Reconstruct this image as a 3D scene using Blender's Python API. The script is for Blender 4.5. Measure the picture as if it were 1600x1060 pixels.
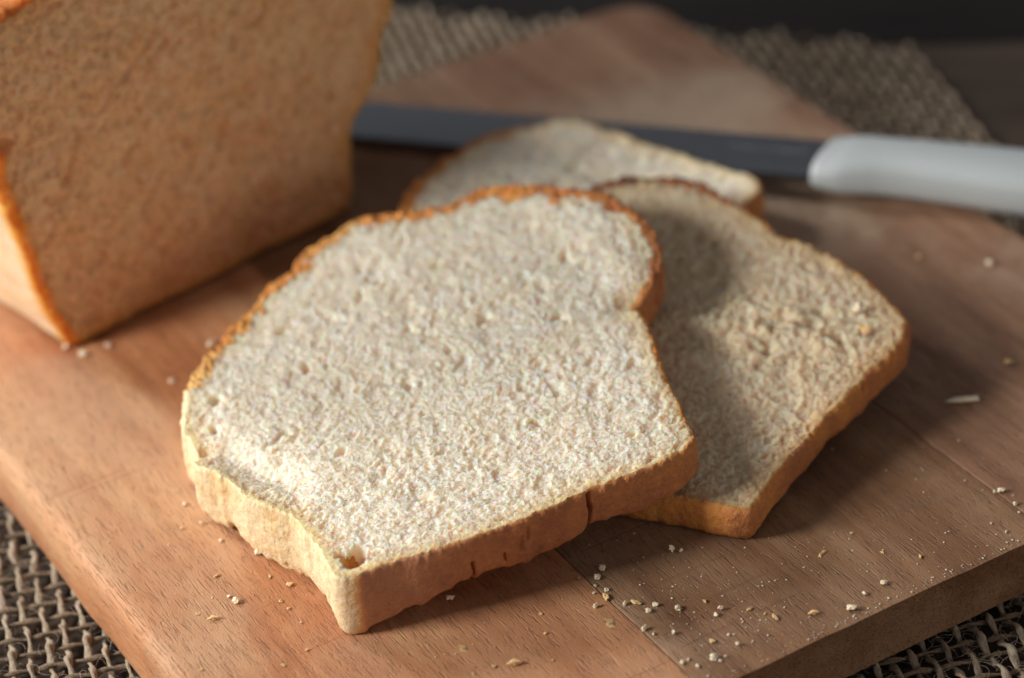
import bpy, math, random
import numpy as np
from mathutils import Matrix, Vector

for o in list(bpy.data.objects): bpy.data.objects.remove(o)
sc = bpy.context.scene
CM = 0.01

# ------------------------------------------------------------------ camera
# world: x and y run along the sides of the cutting board, z up, board top at z = 0
cd = bpy.data.cameras.new('camera'); cam = bpy.data.objects.new('camera', cd)
sc.collection.objects.link(cam); sc.camera = cam
R = np.array([[0.85194078, -0.32938525, 0.40706544],
              [-0.5201906, -0.44331226, 0.72998354],
              [-0.05998871, -0.83365436, -0.5490189]])
C = np.array([-0.30529908, -0.54748766, 0.41176418])
m = Matrix.Identity(4)
for i in range(3):
    m[i][0] = R[i, 0]; m[i][1] = -R[i, 1]; m[i][2] = -R[i, 2]; m[i][3] = C[i]
cam.matrix_world = m
cd.sensor_width = 36; cd.sensor_fit = 'HORIZONTAL'; cd.lens = 92.7587
cd.clip_start = 0.01; cd.clip_end = 50
cd.dof.use_dof = True; cd.dof.focus_distance = 0.655; cd.dof.aperture_fstop = 6.0

# ------------------------------------------------------------------ light
w = bpy.data.worlds.new('World'); sc.world = w; w.use_nodes = True
bg = w.node_tree.nodes['Background']
bg.inputs['Color'].default_value = (1.0, 0.955, 0.92, 1); bg.inputs['Strength'].default_value = 0.135

def area(name, az, el, dist, size, power, col, target=(0, 0, 0)):
    ld = bpy.data.lights.new(name, 'AREA'); ld.shape = 'RECTANGLE'
    ld.size, ld.size_y = size; ld.energy = power; ld.color = col
    lo = bpy.data.objects.new(name, ld); sc.collection.objects.link(lo)
    d = Vector((math.cos(az) * math.cos(el), math.sin(az) * math.cos(el), math.sin(el)))
    lo.location = Vector(target) + d * dist
    lo.rotation_euler = d.to_track_quat('Z', 'Y').to_euler()
    return lo
RD = math.radians
area('window_light', RD(167), RD(30), 0.85, (0.22, 0.20), 7.8, (1.0, 0.945, 0.86), (-0.03, -0.03, 0))
area('rear_window_light', RD(120), RD(33), 1.1, (0.20, 0.18), 6.5, (1.0, 0.96, 0.92), (0.05, 0, 0))

area('room_fill_light', RD(285), RD(11), 1.5, (0.9, 0.5), 2.3, (1.0, 0.86, 0.72), (-0.05, 0.05, 0.03))

vs = sc.view_settings
vs.view_transform = 'Standard'; vs.look = 'None'; vs.gamma = 1; vs.exposure = 0.0
sc.render.engine = 'CYCLES'
sc.cycles.use_denoising = True
sc.cycles.max_bounces = 10; sc.cycles.diffuse_bounces = 5
sc.cycles.caustics_reflective = False; sc.cycles.caustics_refractive = False
sc.cycles.sample_clamp_indirect = 4

# ------------------------------------------------------------------ helpers
def tag(o, label=None, cat=None, group=None, kind=None):
    if label: o['label'] = label
    if cat: o['category'] = cat
    if group: o['group'] = group
    if kind: o['kind'] = kind
    return o

def empty(name, loc=(0, 0, 0), rz=0):
    o = bpy.data.objects.new(name, None); sc.collection.objects.link(o)
    o.location = loc; o.rotation_euler = (0, 0, rz); o.empty_display_size = 0.01
    return o

def mesh_data(name, V, F, mat, smooth=True, attrs=None):
    """V (n,3) array, F list/array of faces"""
    me = bpy.data.meshes.new(name)
    V = np.asarray(V, dtype=np.float64)
    if isinstance(F, np.ndarray):
        n, k = F.shape
        me.vertices.add(len(V)); me.vertices.foreach_set('co', V.astype(np.float32).ravel())
        me.loops.add(n * k); me.loops.foreach_set('vertex_index', F.astype(np.int32).ravel())
        me.polygons.add(n); me.polygons.foreach_set('loop_start', np.arange(0, n * k, k, dtype=np.int32))
        me.polygons.foreach_set('loop_total', np.full(n, k, dtype=np.int32))
        me.update(calc_edges=True)
    else:
        me.from_pydata([tuple(v) for v in V], [], F)
    if smooth:
        me.polygons.foreach_set('use_smooth', np.ones(len(me.polygons), dtype=bool))
    if attrs:
        for k_, a in attrs.items():
            at = me.attributes.new(k_, 'FLOAT', 'POINT'); at.data.foreach_set('value', np.asarray(a, dtype=np.float32))
    if mat: me.materials.append(mat)
    me.validate(); me.update()
    return me

def link(name, me, parent=None, loc=(0, 0, 0)):
    o = bpy.data.objects.new(name, me); sc.collection.objects.link(o)
    o.parent = parent; o.location = loc
    return o

# ---- numpy noise
def h32(*ints):
    h = np.uint32(0x9E3779B9) * np.ones_like(ints[0], dtype=np.uint32)
    with np.errstate(over='ignore'):
        for k_, i_ in enumerate(ints):
            h ^= i_.astype(np.int64).astype(np.uint32) * np.uint32([0x85EBCA6B, 0xC2B2AE35, 0x27D4EB2F, 0x165667B1][k_])
            h ^= h >> np.uint32(15); h *= np.uint32(0x2C1B3C6D); h ^= h >> np.uint32(12); h *= np.uint32(0x297A2D39); h ^= h >> np.uint32(15)
    return h.astype(np.float64) / 4294967295.0

def vnoise(x, y, z=None, seed=0):
    """smooth value noise in [-1, 1]"""
    if z is None: z = np.zeros_like(x)
    xi, yi, zi = np.floor(x), np.floor(y), np.floor(z)
    fx, fy, fz = x - xi, y - yi, z - zi
    fx, fy, fz = [t * t * t * (t * (t * 6 - 15) + 10) for t in (fx, fy, fz)]
    r = 0
    for dx in (0, 1):
        for dy in (0, 1):
            for dz in (0, 1):
                r = r + (fx if dx else 1 - fx) * (fy if dy else 1 - fy) * (fz if dz else 1 - fz) * h32(xi + dx, yi + dy, zi + dz, np.full_like(xi, seed))
    return r * 2 - 1

def fbm(x, y, z=None, seed=0, octs=3):
    r, a, s = 0, 1, 0
    for k_ in range(octs):
        q = 2.03 ** k_
        r = r + a * vnoise(x * q, y * q, None if z is None else z * q, seed + 17 * k_); s += a; a *= 0.5
    return r / s

def worley(x, y, seed=0):
    xi, yi = np.floor(x), np.floor(y)
    f1 = np.full_like(x, 9.0); f2 = np.full_like(x, 9.0); idr = np.zeros_like(x)
    for dx in (-1, 0, 1):
        for dy in (-1, 0, 1):
            cx, cy = xi + dx, yi + dy
            px = cx + h32(cx, cy, np.full_like(cx, seed)); py = cy + h32(cx, cy, np.full_like(cx, seed + 1))
            d = np.hypot(px - x, py - y); rr = h32(cx, cy, np.full_like(cx, seed + 2))
            nw = d < f1
            f2 = np.where(nw, f1, np.minimum(f2, d)); idr = np.where(nw, rr, idr); f1 = np.where(nw, d, f1)
    return f1, f2, idr

def sstep(a, b, x):
    t = np.clip((x - a) / (b - a), 0, 1); return t * t * (3 - 2 * t)

# ---- material helper
class NT:
    def __init__(s, name):
        s.m = bpy.data.materials.new(name); s.m.use_nodes = True
        s.t = s.m.node_tree; s.b = s.t.nodes['Principled BSDF']; s.o = s.t.nodes['Material Output']
    def n(s, typ, **kw):
        nd = s.t.nodes.new(typ)
        for k_, v in kw.items():
            if hasattr(nd, k_) and not k_.startswith('i_'): setattr(nd, k_, v)
        return nd
    def l(s, a, b): s.t.links.new(a, b)
    def coord(s, scale=(1, 1, 1), rot=(0, 0, 0), out='Object', loc=(0, 0, 0)):
        tc = s.n('ShaderNodeTexCoord'); mp = s.n('ShaderNodeMapping')
        mp.inputs['Scale'].default_value = scale; mp.inputs['Rotation'].default_value = rot; mp.inputs['Location'].default_value = loc
        s.l(tc.outputs[out], mp.inputs['Vector']); return mp.outputs['Vector']
    def noise(s, vec, scale, detail=4, rough=.55, dist=0):
        nd = s.n('ShaderNodeTexNoise'); s.l(vec, nd.inputs['Vector'])
        nd.inputs['Scale'].default_value = scale; nd.inputs['Detail'].default_value = detail
        nd.inputs['Roughness'].default_value = rough; nd.inputs['Distortion'].default_value = dist
        return nd.outputs['Fac']
    def ramp(s, fac, stops, interp='LINEAR'):
        nd = s.n('ShaderNodeValToRGB'); cr = nd.color_ramp; cr.interpolation = interp
        while len(cr.elements) < len(stops): cr.elements.new(0.5)
        for e, (p, c) in zip(cr.elements, stops):
            e.position = p; e.color = (c, c, c, 1) if isinstance(c, (int, float)) else (*c, 1)
        s.l(fac, nd.inputs['Fac']); return nd.outputs['Color']
    def mix(s, fac, a, b, mode='MIX'):
        nd = s.n('ShaderNodeMix'); nd.data_type = 'RGBA'; nd.blend_type = mode
        for sock, v in ((nd.inputs[0], fac), (nd.inputs[6], a), (nd.inputs[7], b)):
            if isinstance(v, (int, float)): sock.default_value = v
            elif isinstance(v, tuple): sock.default_value = (*v, 1)
            else: s.l(v, sock)
        return nd.outputs[2]
    def math(s, op, a, b=0.0, c=0.0):
        nd = s.n('ShaderNodeMath'); nd.operation = op
        for k_, v in enumerate((a, b, c)):
            if isinstance(v, (int, float)): nd.inputs[k_].default_value = v
            else: s.l(v, nd.inputs[k_])
        return nd.outputs[0]
    def attr(s, name):
        nd = s.n('ShaderNodeAttribute'); nd.attribute_name = name; return nd.outputs['Fac']
    def bump(s, height, dist, strength=1.0, normal=None):
        nd = s.n('ShaderNodeBump'); nd.inputs['Strength'].default_value = strength; nd.inputs['Distance'].default_value = dist
        s.l(height, nd.inputs['Height'])
        if normal: s.l(normal, nd.inputs['Normal'])
        return nd.outputs['Normal']
    def set(s, **kw):
        for k_, v in kw.items():
            sock = s.b.inputs[k_.replace('_', ' ')]
            if isinstance(v, bpy.types.NodeSocket): s.l(v, sock)
            elif isinstance(v, tuple) and len(v) == 3 and sock.type == 'RGBA': sock.default_value = (*v, 1)
            else: sock.default_value = v
        return s.m

# ------------------------------------------------------------------ materials
def wood_mat(name, c_light, c_mid, c_dark, c_stain, seed, stain=.85):
    """grain runs along local y; pores are short dark strokes"""
    t = NT(name)
    off = (seed * 3.7, seed * 1.3, seed * 2.1)
    broad = t.noise(t.coord((1, .16, 1), loc=off), 55, 5, .55, 0.6)
    fig = t.noise(t.coord((1, .035, 1), loc=off), 240, 4, .6, 0.3)
    cross = t.noise(t.coord((.5, 1, 1), loc=off), 60, 3, .6)
    pores = t.noise(t.coord((1, .06, 1), loc=off), 2300, 2, .5)
    pores2 = t.noise(t.coord((1, .16, .6), loc=off), 1250, 2, .6)
    patch = t.noise(t.coord((1, .7, 1), loc=off), 14, 4, .6, .5)
    col = t.ramp(broad, [(.28, c_dark), (.5, c_mid), (.72, c_light)])
    col = t.mix(t.ramp(fig, [(.35, .6), (.6, 0.0)]), col, t.mix(1.0, col, (.70, .63, .58), 'MULTIPLY'))
    col = t.mix(t.ramp(cross, [(.5, 0.0), (.72, .35)]), col, c_dark)
    col = t.mix(t.ramp(patch, [(.44, 0.0), (.62, stain)]), col, c_stain)
    pm = t.ramp(pores, [(.33, 1.0), (.43, 0.0)])
    pm2 = t.ramp(pores2, [(.30, 1.0), (.40, 0.0)])
    col = t.mix(t.math('MULTIPLY', pm, .30), col, t.mix(1.0, col, (.35, .28, .25), 'MULTIPLY'))
    hgt = t.math('SUBTRACT', t.math('MULTIPLY', fig, .5), t.math('ADD', t.math('MULTIPLY', pm, .6), t.math('MULTIPLY', pm2, .7)))
    fine = t.noise(t.coord((1, .35, 1), loc=off), 2600, 2, .5)
    hgt = t.math('ADD', hgt, t.math('MULTIPLY', fine, .5))
    scr = t.noise(t.coord((.02, 1, 1), rot=(0, 0, .9), loc=off), 420, 1, .4)      # knife scores across the grain
    scr2 = t.noise(t.coord((.03, 1, 1), rot=(0, 0, -.35), loc=off), 300, 1, .4)
    sm = t.math('ADD', t.ramp(scr, [(.255, 1.0), (.275, 0.0)]), t.ramp(scr2, [(.245, 1.0), (.26, 0.0)]))
    sm = t.math('MULTIPLY', sm, t.ramp(patch, [(.40, 0.0), (.5, 1.0)]))
    col = t.mix(t.math('MULTIPLY', sm, .20), col, c_dark)
    hgt = t.math('SUBTRACT', hgt, t.math('MULTIPLY', sm, .5))
    rough = t.ramp(patch, [(.3, .5), (.7, .66)])
    return t.set(Base_Color=col, Roughness=rough, Specular_IOR_Level=.35, Normal=t.bump(hgt, .00032, .9))

WOOD = [
    wood_mat('honey_beech', (.63, .35, .18), (.52, .235, .11), (.37, .14, .06), (.58, .38, .24), 5, .55),
    wood_mat('brown_beech', (.36, .215, .125), (.275, .145, .077), (.165, .08, .042), (.34, .22, .14), 3),
    wood_mat('dry_beech', (.42, .265, .17), (.33, .185, .115), (.22, .108, .063), (.48, .36, .265), 4),
]

def crumb_mat(name, c1, c2, c3, sss=1.0, scale=.0062, mott=0.0):
    t = NT(name)
    v = t.coord()
    a = t.noise(v, 90, 4, .6); b = t.noise(v, 900, 2, .6)
    col = t.ramp(a, [(.3, c2), (.65, c1)])
    col = t.mix(t.ramp(b, [(.45, 0.0), (.75, .5)]), col, c1)
    if mott:
        mo = t.noise(v, 330, 4, .7)
        col = t.mix(t.ramp(mo, [(.38, mott), (.55, 0.0)]), col, t.mix(1.0, col, (.60, .48, .38), 'MULTIPLY'))  # random crumb tone, also painting in relief shading on the cut face
    edge = t.ramp(t.attr('sd'), [(0.0, .95), (.30, .40), (.8, 0.0)])   # baked tint next to the crust, sd in cm
    col = t.mix(edge, col, c3)
    fine = t.noise(v, 2600, 3, .6)
    t.b.subsurface_method = 'RANDOM_WALK'
    return t.set(Base_Color=col, Roughness=.85, Specular_IOR_Level=.15, Subsurface_Weight=sss,
                 Subsurface_Radius=(1.0, .48, .22), Subsurface_Scale=scale, Normal=t.bump(fine, .00022, .8))

def crust_mat(name, sss=.15, scale=.0035, ramp=None):
    t = NT(name)
    v = t.coord()
    n1 = t.noise(v, 130, 5, .62); n2 = t.noise(v, 620, 3, .6); n3 = t.noise(v, 2400, 2, .6)
    tone = t.math('ADD', t.attr('tone'), t.math('MULTIPLY_ADD', n1, .55, -.275))
    tone = t.math('ADD', tone, t.math('MULTIPLY_ADD', n2, .34, -.17))
    col = t.ramp(tone, ramp or [(0.0, (.93, .77, .50)), (.22, (.78, .47, .17)), (.44, (.68, .285, .07)), (.60, (.51, .20, .075)), (.78, (.37, .135, .055)), (.9, (.22, .085, .042)), (1.0, (.10, .038, .02))])
    spk = t.noise(v, 1500, 2, .7)
    col = t.mix(t.ramp(spk, [(.30, .45), (.44, 0.0)]), col, t.mix(1.0, col, (.62, .50, .42), 'MULTIPLY'))
    col = t.mix(t.ramp(spk, [(.58, 0.0), (.72, .2)]), col, (.74, .48, .26))
    flour = t.math('MULTIPLY', t.attr('flour'), t.ramp(n3, [(.30, 0.2), (.70, 1.0)]))
    col = t.mix(t.math('MULTIPLY', flour, .30), col, (.60, .43, .34))
    hgt = t.math('ADD', t.math('MULTIPLY', n2, 1.0), t.math('MULTIPLY', n3, .45))
    t.b.subsurface_method = 'RANDOM_WALK'
    return t.set(Base_Color=col, Roughness=.68, Specular_IOR_Level=.3, Subsurface_Weight=sss,
                 Subsurface_Radius=(1.0, .42, .12), Subsurface_Scale=scale, Normal=t.bump(hgt, .0006, .85))

M_CRUMB = crumb_mat('white_crumb', (.92, .86, .75), (.87, .77, .61), (.80, .50, .18))
def fibre_mat(name, c):
    t = NT(name); v = t.coord()
    col = t.ramp(t.noise(v, 300, 3), [(.3, tuple(q * .93 for q in c)), (.7, c)])
    t.set(Base_Color=col, Roughness=.9, Specular_IOR_Level=.1)
    tr = t.n('ShaderNodeBsdfTranslucent'); t.l(col, tr.inputs['Color'])
    mx = t.n('ShaderNodeMixShader'); mx.inputs[0].default_value = .40
    t.l(t.b.outputs[0], mx.inputs[1]); t.l(tr.outputs[0], mx.inputs[2]); t.l(mx.outputs[0], t.o.inputs['Surface'])
    return t.m
M_FIBRE = fibre_mat('white_crumb_fibre', (.95, .90, .81)); M_FIBRE2 = fibre_mat('shaded_crumb_fibre', (.85, .75, .60))  # second one darkened to go with the middle slice's painted shade
M_CRUMB2 = crumb_mat('shaded_crumb', (.77, .65, .49), (.69, .53, .35), (.62, .33, .12))  # darker browner copy of the white crumb; shade on the middle slice painted in
M_LOAF = crumb_mat('warm_lit_loaf_crumb', (.94, .64, .40), (.87, .53, .29), (.80, .36, .09), scale=.003, mott=.55)  # same white bread; warm bounce and translucent glow are in its colour
M_CRUST = crust_mat('baked_crust')
M_LOAFCRUST = crust_mat('loaf_crust', 1.0, .007, [(0.0, (.88, .66, .44)), (.22, (.86, .50, .20)), (.42, (.84, .33, .045)), (.66, (.55, .18, .04)), (.9, (.28, .09, .03))])  # orange stops put the light glowing through the rim into the colour

t = NT('pale_bread_bit'); v_ = t.coord()
M_BITW = t.set(Base_Color=t.ramp(t.noise(v_, 700, 3), [(.3, (.74, .60, .40)), (.6, (.90, .81, .66))]), Roughness=.85, Subsurface_Weight=.6, Subsurface_Radius=(1., .6, .3), Subsurface_Scale=.001)
t = NT('golden_crust_bit'); v_ = t.coord()
M_BITB = t.set(Base_Color=t.ramp(t.noise(v_, 700, 3), [(.3, (.60, .34, .13)), (.6, (.76, .56, .31))]), Roughness=.8, Subsurface_Weight=.5, Subsurface_Radius=(1., .5, .2), Subsurface_Scale=.001)

def yarn_mat(name, ca, cb):
    t = NT(name)
    info = t.n('ShaderNodeObjectInfo')
    v = t.coord((1, .12, 1)); v2 = t.coord()
    col = t.ramp(t.noise(v, 1500, 3, .6), [(.3, cb), (.65, ca)])
    col = t.mix(t.ramp(t.noise(v2, 70, 3), [(.4, 0.0), (.7, .55)]), col, cb)
    col = t.mix(t.math('MULTIPLY', info.outputs['Random'], .35), col, cb)
    return t.set(Base_Color=col, Roughness=.85, Specular_IOR_Level=.2, Normal=t.bump(t.noise(v, 2600, 2), .0003, .9))
M_WARP = yarn_mat('pale_jute', (.55, .475, .375), (.24, .18, .13))
M_WEFT = yarn_mat('brown_jute', (.31, .24, .17), (.14, .10, .07))

def table_mat(name, k, c1, c2, c3):
    t = NT(name)
    a = t.noise(t.coord((.08, 1, 1), loc=(k, k * 2.0, 0)), 160, 5, .6, .3)
    b = t.noise(t.coord((.5, 1, 1), loc=(k, 0, 0)), 12, 3)
    col = t.ramp(a, [(.3, c1), (.7, c2)])
    col = t.mix(t.ramp(b, [(.4, 0.0), (.7, .5)]), col, c3)
    return t.set(Base_Color=col, Roughness=.55, Specular_IOR_Level=.25, Normal=t.bump(a, .0006, .6))
M_TABLE = [table_mat('brown_table_wood', 1.0, (.03, .021, .016), (.095, .07, .056), (.12, .09, .072)), table_mat('shaded_table_wood', 7.0, (.005, .005, .006), (.014, .012, .012), (.02, .017, .016))]  # near-black colour of the far planks stands in for shade at the back

t = NT('brushed_steel'); n_ = t.noise(t.coord((.02, 1, 1)), 2500, 3)
M_STEEL = t.set(Base_Color=(.27, .30, .355), Metallic=1.0, Roughness=t.ramp(n_, [(.3, .30), (.7, .42)]))
t = NT('etched_mark'); M_ETCH = t.set(Base_Color=(.30, .33, .38), Metallic=.8, Roughness=.5)
t = NT('white_plastic'); n_ = t.noise(t.coord(), 500, 2)
M_PLASTIC = t.set(Base_Color=(.47, .53, .565), Roughness=t.ramp(n_, [(.3, .30), (.7, .38)]), Subsurface_Weight=.15, Subsurface_Radius=(1., .9, .8), Subsurface_Scale=.002)

# ------------------------------------------------------------------ table
tbl = tag(empty('table', (0, 0, -.0225)), kind='structure')
for k_ in range(9):                                   # planks of the table, edges slightly rounded
    ang = RD(-34); wd = .17
    b_ = .0015
    prof = [(-wd/2 + .001, -.02), (-wd/2 + .001, -b_), (-wd/2 + .001 + b_, 0), (wd/2 - .001 - b_, 0), (wd/2 - .001, -b_), (wd/2 - .001, -.02)]
    V = [(x, y, z) for x in (-1.2, 1.2) for y, z in prof]
    n = len(prof); F = [(i, i + 1, n + i + 1, n + i) for i in range(n - 1)] + [tuple(range(n))[::-1], tuple(range(n, 2 * n)), (0, n, 2 * n - 1, n - 1)]
    me = mesh_data('table_plank', V, F, M_TABLE[0 if k_ <= 4 else 1], smooth=False)
    o = link('table_plank', me, tbl)
    off = (k_ - 3.212) * wd
    o.location = (-math.sin(ang) * off, math.cos(ang) * off, -.0006 * (k_ % 2)); o.rotation_euler = (0, 0, ang)

# ------------------------------------------------------------------ woven mat
mat_ang = RD(-17)
mat = tag(empty('woven_mat', (0, 0, -.0195), mat_ang), 'coarse open-weave jute place mat lying under the cutting board', 'place mat')
PW, PF = .48, .65                                       # pitch of warp / weft in cm
def yarn_mesh(name, length, pitch, r, amp, phase, along_y, seed, mat_, squash=1.0, lobes=2, tw=1.15):
    rs = np.random.RandomState(seed)
    step = .085; n = int(length / step); s = np.linspace(0, length, n); k = 12
    dz = amp * np.cos(np.pi * (s / pitch) + phase)
    wob = .045 * vnoise(s * .8, s * 0 + seed * 3.1) + .03 * vnoise(s * 2.6, s * 0 + seed * 1.7)
    rad = r * (1 + .30 * vnoise(s * 1.3, s * 0 + seed * 5.3) + .18 * vnoise(s * 5.3, s * 0 + seed * 2.3))
    th = np.linspace(0, 2 * np.pi, k, endpoint=False)
    T, S = np.meshgrid(th, s)
    lob = 1 + .36 * np.cos(lobes * (T - tw * S * 2 * np.pi * .62)) + .06 * vnoise(T * 3, S * 9, seed=seed)
    a = wob[:, None] + rad[:, None] * lob * np.cos(T) * squash
    z = dz[:, None] + rad[:, None] * lob * np.sin(T)
    P = np.stack([a, S, z], -1) if along_y else np.stack([S, a, z], -1)
    i = np.arange(n - 1)[:, None] * k; j = np.arange(k)[None]; j2 = (j + 1) % k
    F = np.stack([i + j, i + j2, i + k + j2, i + k + j], -1).reshape(-1, 4)
    if along_y: F = F[:, ::-1]
    return mesh_data(name, P.reshape(-1, 3) * CM, F, mat_)
A0, A1, B0 = -20.0, 19.3, -20.16
NW = int((A1 - A0) / PW)
LW = PF * 2 * 46; LF_ = PW * 2 * 41
warps = [[yarn_mesh('yarn', LW, PF, .070, .115, ph * np.pi, True, 3 + 7 * v + ph, M_WARP, 1.12) for v in range(4)] for ph in (0, 1)]
wefts = [[yarn_mesh('yarn', LF_, PW, .052, .028, (ph + 1) * np.pi, False, 53 + 7 * v + ph, M_WEFT, 1.15) for v in range(4)] for ph in (0, 1)]
rnd = random.Random(4)
for i in range(NW):
    a = A0 + i * PW
    bfar = min(34.0, 26.1 - (a - 1.96) * .57)
    k = math.floor((bfar - (B0 + LW)) / (2 * PF))
    link('yarn', warps[i % 2][rnd.randrange(4)], mat, (a * CM, (B0 + 2 * PF * k) * CM, rnd.uniform(-.0002, .0002)))
j = 0
while B0 + j * PF < 33:
    b = B0 + j * PF
    aend = min(A1, 1.96 + (26.1 - b) / .57)
    k = math.floor((aend - (A0 + LF_)) / (2 * PW))
    link('yarn', wefts[j % 2][rnd.randrange(4)], mat, ((A0 + 2 * PW * k) * CM, b * CM, rnd.uniform(-.0002, .0002)))
    j += 1

# loose fibres standing off the yarns, far too many to count
rs = np.random.RandomState(11); V = []; F = []
for _ in range(1700):
    if rs.rand() < .5: a, b = rs.uniform(-19, -9), rs.uniform(-14, 6)
    else: a, b = rs.uniform(2, 12), rs.uniform(-19, -11)
    L_ = rs.uniform(.25, .9); th = rs.uniform(0, 6.28); cv = rs.normal() * 1.6; z0 = rs.uniform(.0, .14); hz = rs.uniform(.0, .16)
    base = len(V)
    for i in range(6):
        q = i / 5; ang = th + cv * (q - .5)
        px, py = a + L_ * (q - .5) * math.cos(ang), b + L_ * (q - .5) * math.sin(ang); pz = z0 + hz * math.sin(math.pi * q)
        r = .0075 * (1 - .5 * q)
        for k in range(3):
            c = 2.094 * k; V.append(((px - r * math.sin(ang) * math.cos(c)) * CM, (py + r * math.cos(ang) * math.cos(c)) * CM, (pz + r * math.sin(c)) * CM))
    for i in range(5):
        for k in range(3):
            F.append((base + i * 3 + k, base + i * 3 + (k + 1) % 3, base + i * 3 + 3 + (k + 1) % 3, base + i * 3 + 3 + k))
tag(link('loose_fibre', mesh_data('loose_fibre', V, np.array(F), M_WARP), mat), kind='stuff')

# ------------------------------------------------------------------ cutting board
BX0, BX1, BY0, BY1, BT = -14.33, 15.15, -15.6, 15.8, 1.7
board = tag(empty('cutting_board', (0, 0, -.017)), 'brown wooden cutting board glued from wide planks, carrying loaf, slices and knife', 'cutting board')
seams = [BX0, -4.15, 6.3, BX1]
def plank(x0, x1, mat_, first, last, seed):
    """plank with rounded long outer edge, eased ends, slightly wavy edges and a worn surface"""
    g = .012 if first else .007
    xa = x0 + (0 if first else g); xb = x1 - (0 if last else g)
    def arc(cx, cz, r, a0, a1, n): return [(cx + r * math.cos(RD(a0 + (a1 - a0) * i / n)), cz + r * math.sin(RD(a0 + (a1 - a0) * i / n))) for i in range(n + 1)]
    rl, rr = (.45 if first else .04), (.22 if last else .04)
    prof = [(xa, -BT)] + arc(xa + rl, -rl, rl, 180, 90, 6 if first else 3)
    prof += [(x, 0) for x in np.arange(xa + rl + .35, xb - rr - .2, .35)]
    prof += arc(xb - rr, -rr, rr, 90, 0, 6 if last else 3) + [(xb, -BT)]
    pr = np.array(prof); n = len(pr)
    re = .10                                            # easing at the two ends
    ys = [BY0 + re * (1 - math.sin(RD(a))) for a in (0, 30, 60, 90)] 
    zs = [-re * (1 - math.cos(RD(a))) for a in (0, 30, 60, 90)][::-1]
    ysn = list(np.arange(BY0 + .3, BY1 - .2, .35))
    Y = np.array(ys + ysn + [BY1 - (y - BY0) for y in ys[::-1]])
    dz = np.array(zs + [0] * len(ysn) + zs[::-1])
    X, YY = np.meshgrid(pr[:, 0], Y); Z = np.repeat(pr[None, :, 1], len(Y), 0)
    top = Z > -BT + .2
    Z = Z + np.where(top, dz[:, None], 0)
    # far corner of the board is rounded off
    # wear: shallow waves on top and along the edges
    Z = Z + np.where(top, .022 * fbm(X * .35 + seed, YY * .35, octs=3) + .008 * vnoise(X * 2.2, YY * .7 + seed), 0)
    e = .03 * fbm(X * .5, Z * 0 + 3.3, octs=3) + .014 * vnoise(X * 3.1, Z * 1.7, seed=5)
    YY = YY + np.where(np.arange(len(Y))[:, None] < 4, e, 0) + np.where(np.arange(len(Y))[:, None] >= len(Y) - 4, e, 0)
    if first or last:
        wv = .05 * fbm(YY * .45, Z * .8, seed=8, octs=3)
        edge = np.clip(1 - np.abs(X - (BX0 if first else BX1)) / .5, 0, 1)
        X = X + wv * edge
    rc = 1.6                                            # rounded corners in plan
    for cx, sx in ((BX0, 1), (BX1, -1)):
        for cy, sy in ((BY0, 1), (BY1, -1)):
            u = (X - cx) * sx; v = (YY - cy) * sy
            inn = (u < rc) & (v < rc)
            uu, vv = 1 - np.clip(u / rc, 0, 1), 1 - np.clip(v / rc, 0, 1)
            # square to disc mapping keeps the sheet regular
            un = uu * np.sqrt(1 - vv * vv / 2); vn = vv * np.sqrt(1 - uu * uu / 2)
            X = np.where(inn, cx + sx * rc * (1 - un), X); YY = np.where(inn, cy + sy * rc * (1 - vn), YY)
    V = np.stack([X, YY, Z + BT], -1).reshape(-1, 3)
    i = np.arange(len(Y) - 1)[:, None] * n; j_ = np.arange(n - 1)[None]
    F = np.stack([i + j_, i + j_ + 1, i + n + j_ + 1, i + n + j_], -1).reshape(-1, 4).tolist()
    nV = len(V)
    # end walls, subdivided columns dropped straight to the underside
    extra = []
    for row, flip in ((0, False), (len(Y) - 1, True)):
        base = nV + len(extra)
        for c in range(n):
            q = V[row * n + c]; extra.append((q[0], q[1] + (.012 if flip else -.012) * vnoise(np.array([q[0] * 2.0]), np.array([.5]))[0], 0.0))
        for c in range(n - 1):
            f = (row * n + c, base + c, base + c + 1, row * n + c + 1)
            F.append(f if not flip else f[::-1])
    V = np.concatenate([V, np.array(extra)])
    F.append([0 * n, (len(Y) - 1) * n, (len(Y) - 1) * n + n - 1, n - 1])
    me = mesh_data('plank', V * CM, F, mat_)
    me.set_sharp_from_angle(angle=RD(50))
    return link('plank', me, board)
for k_ in range(3):
    plank(seams[k_], seams[k_ + 1], WOOD[k_], k_ == 0, k_ == 2, k_ * 3.3)

# ------------------------------------------------------------------ bread
def catmull(P, n):
    P = np.asarray(P, float); N = len(P); out = []
    seg = np.linalg.norm(np.roll(P, -1, 0) - P, axis=1); tot = seg.sum()
    for i in range(N):
        p0, p1, p2, p3 = P[i - 1], P[i], P[(i + 1) % N], P[(i + 2) % N]
        k = max(2, int(round(n * seg[i] / tot)))
        for s in np.arange(k) / k:
            out.append(.5 * ((2 * p1) + (-p0 + p2) * s + (2 * p0 - 5 * p1 + 4 * p2 - p3) * s ** 2 + (-p0 + 3 * p1 - 3 * p2 + p3) * s ** 3))
    return np.array(out)

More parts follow.
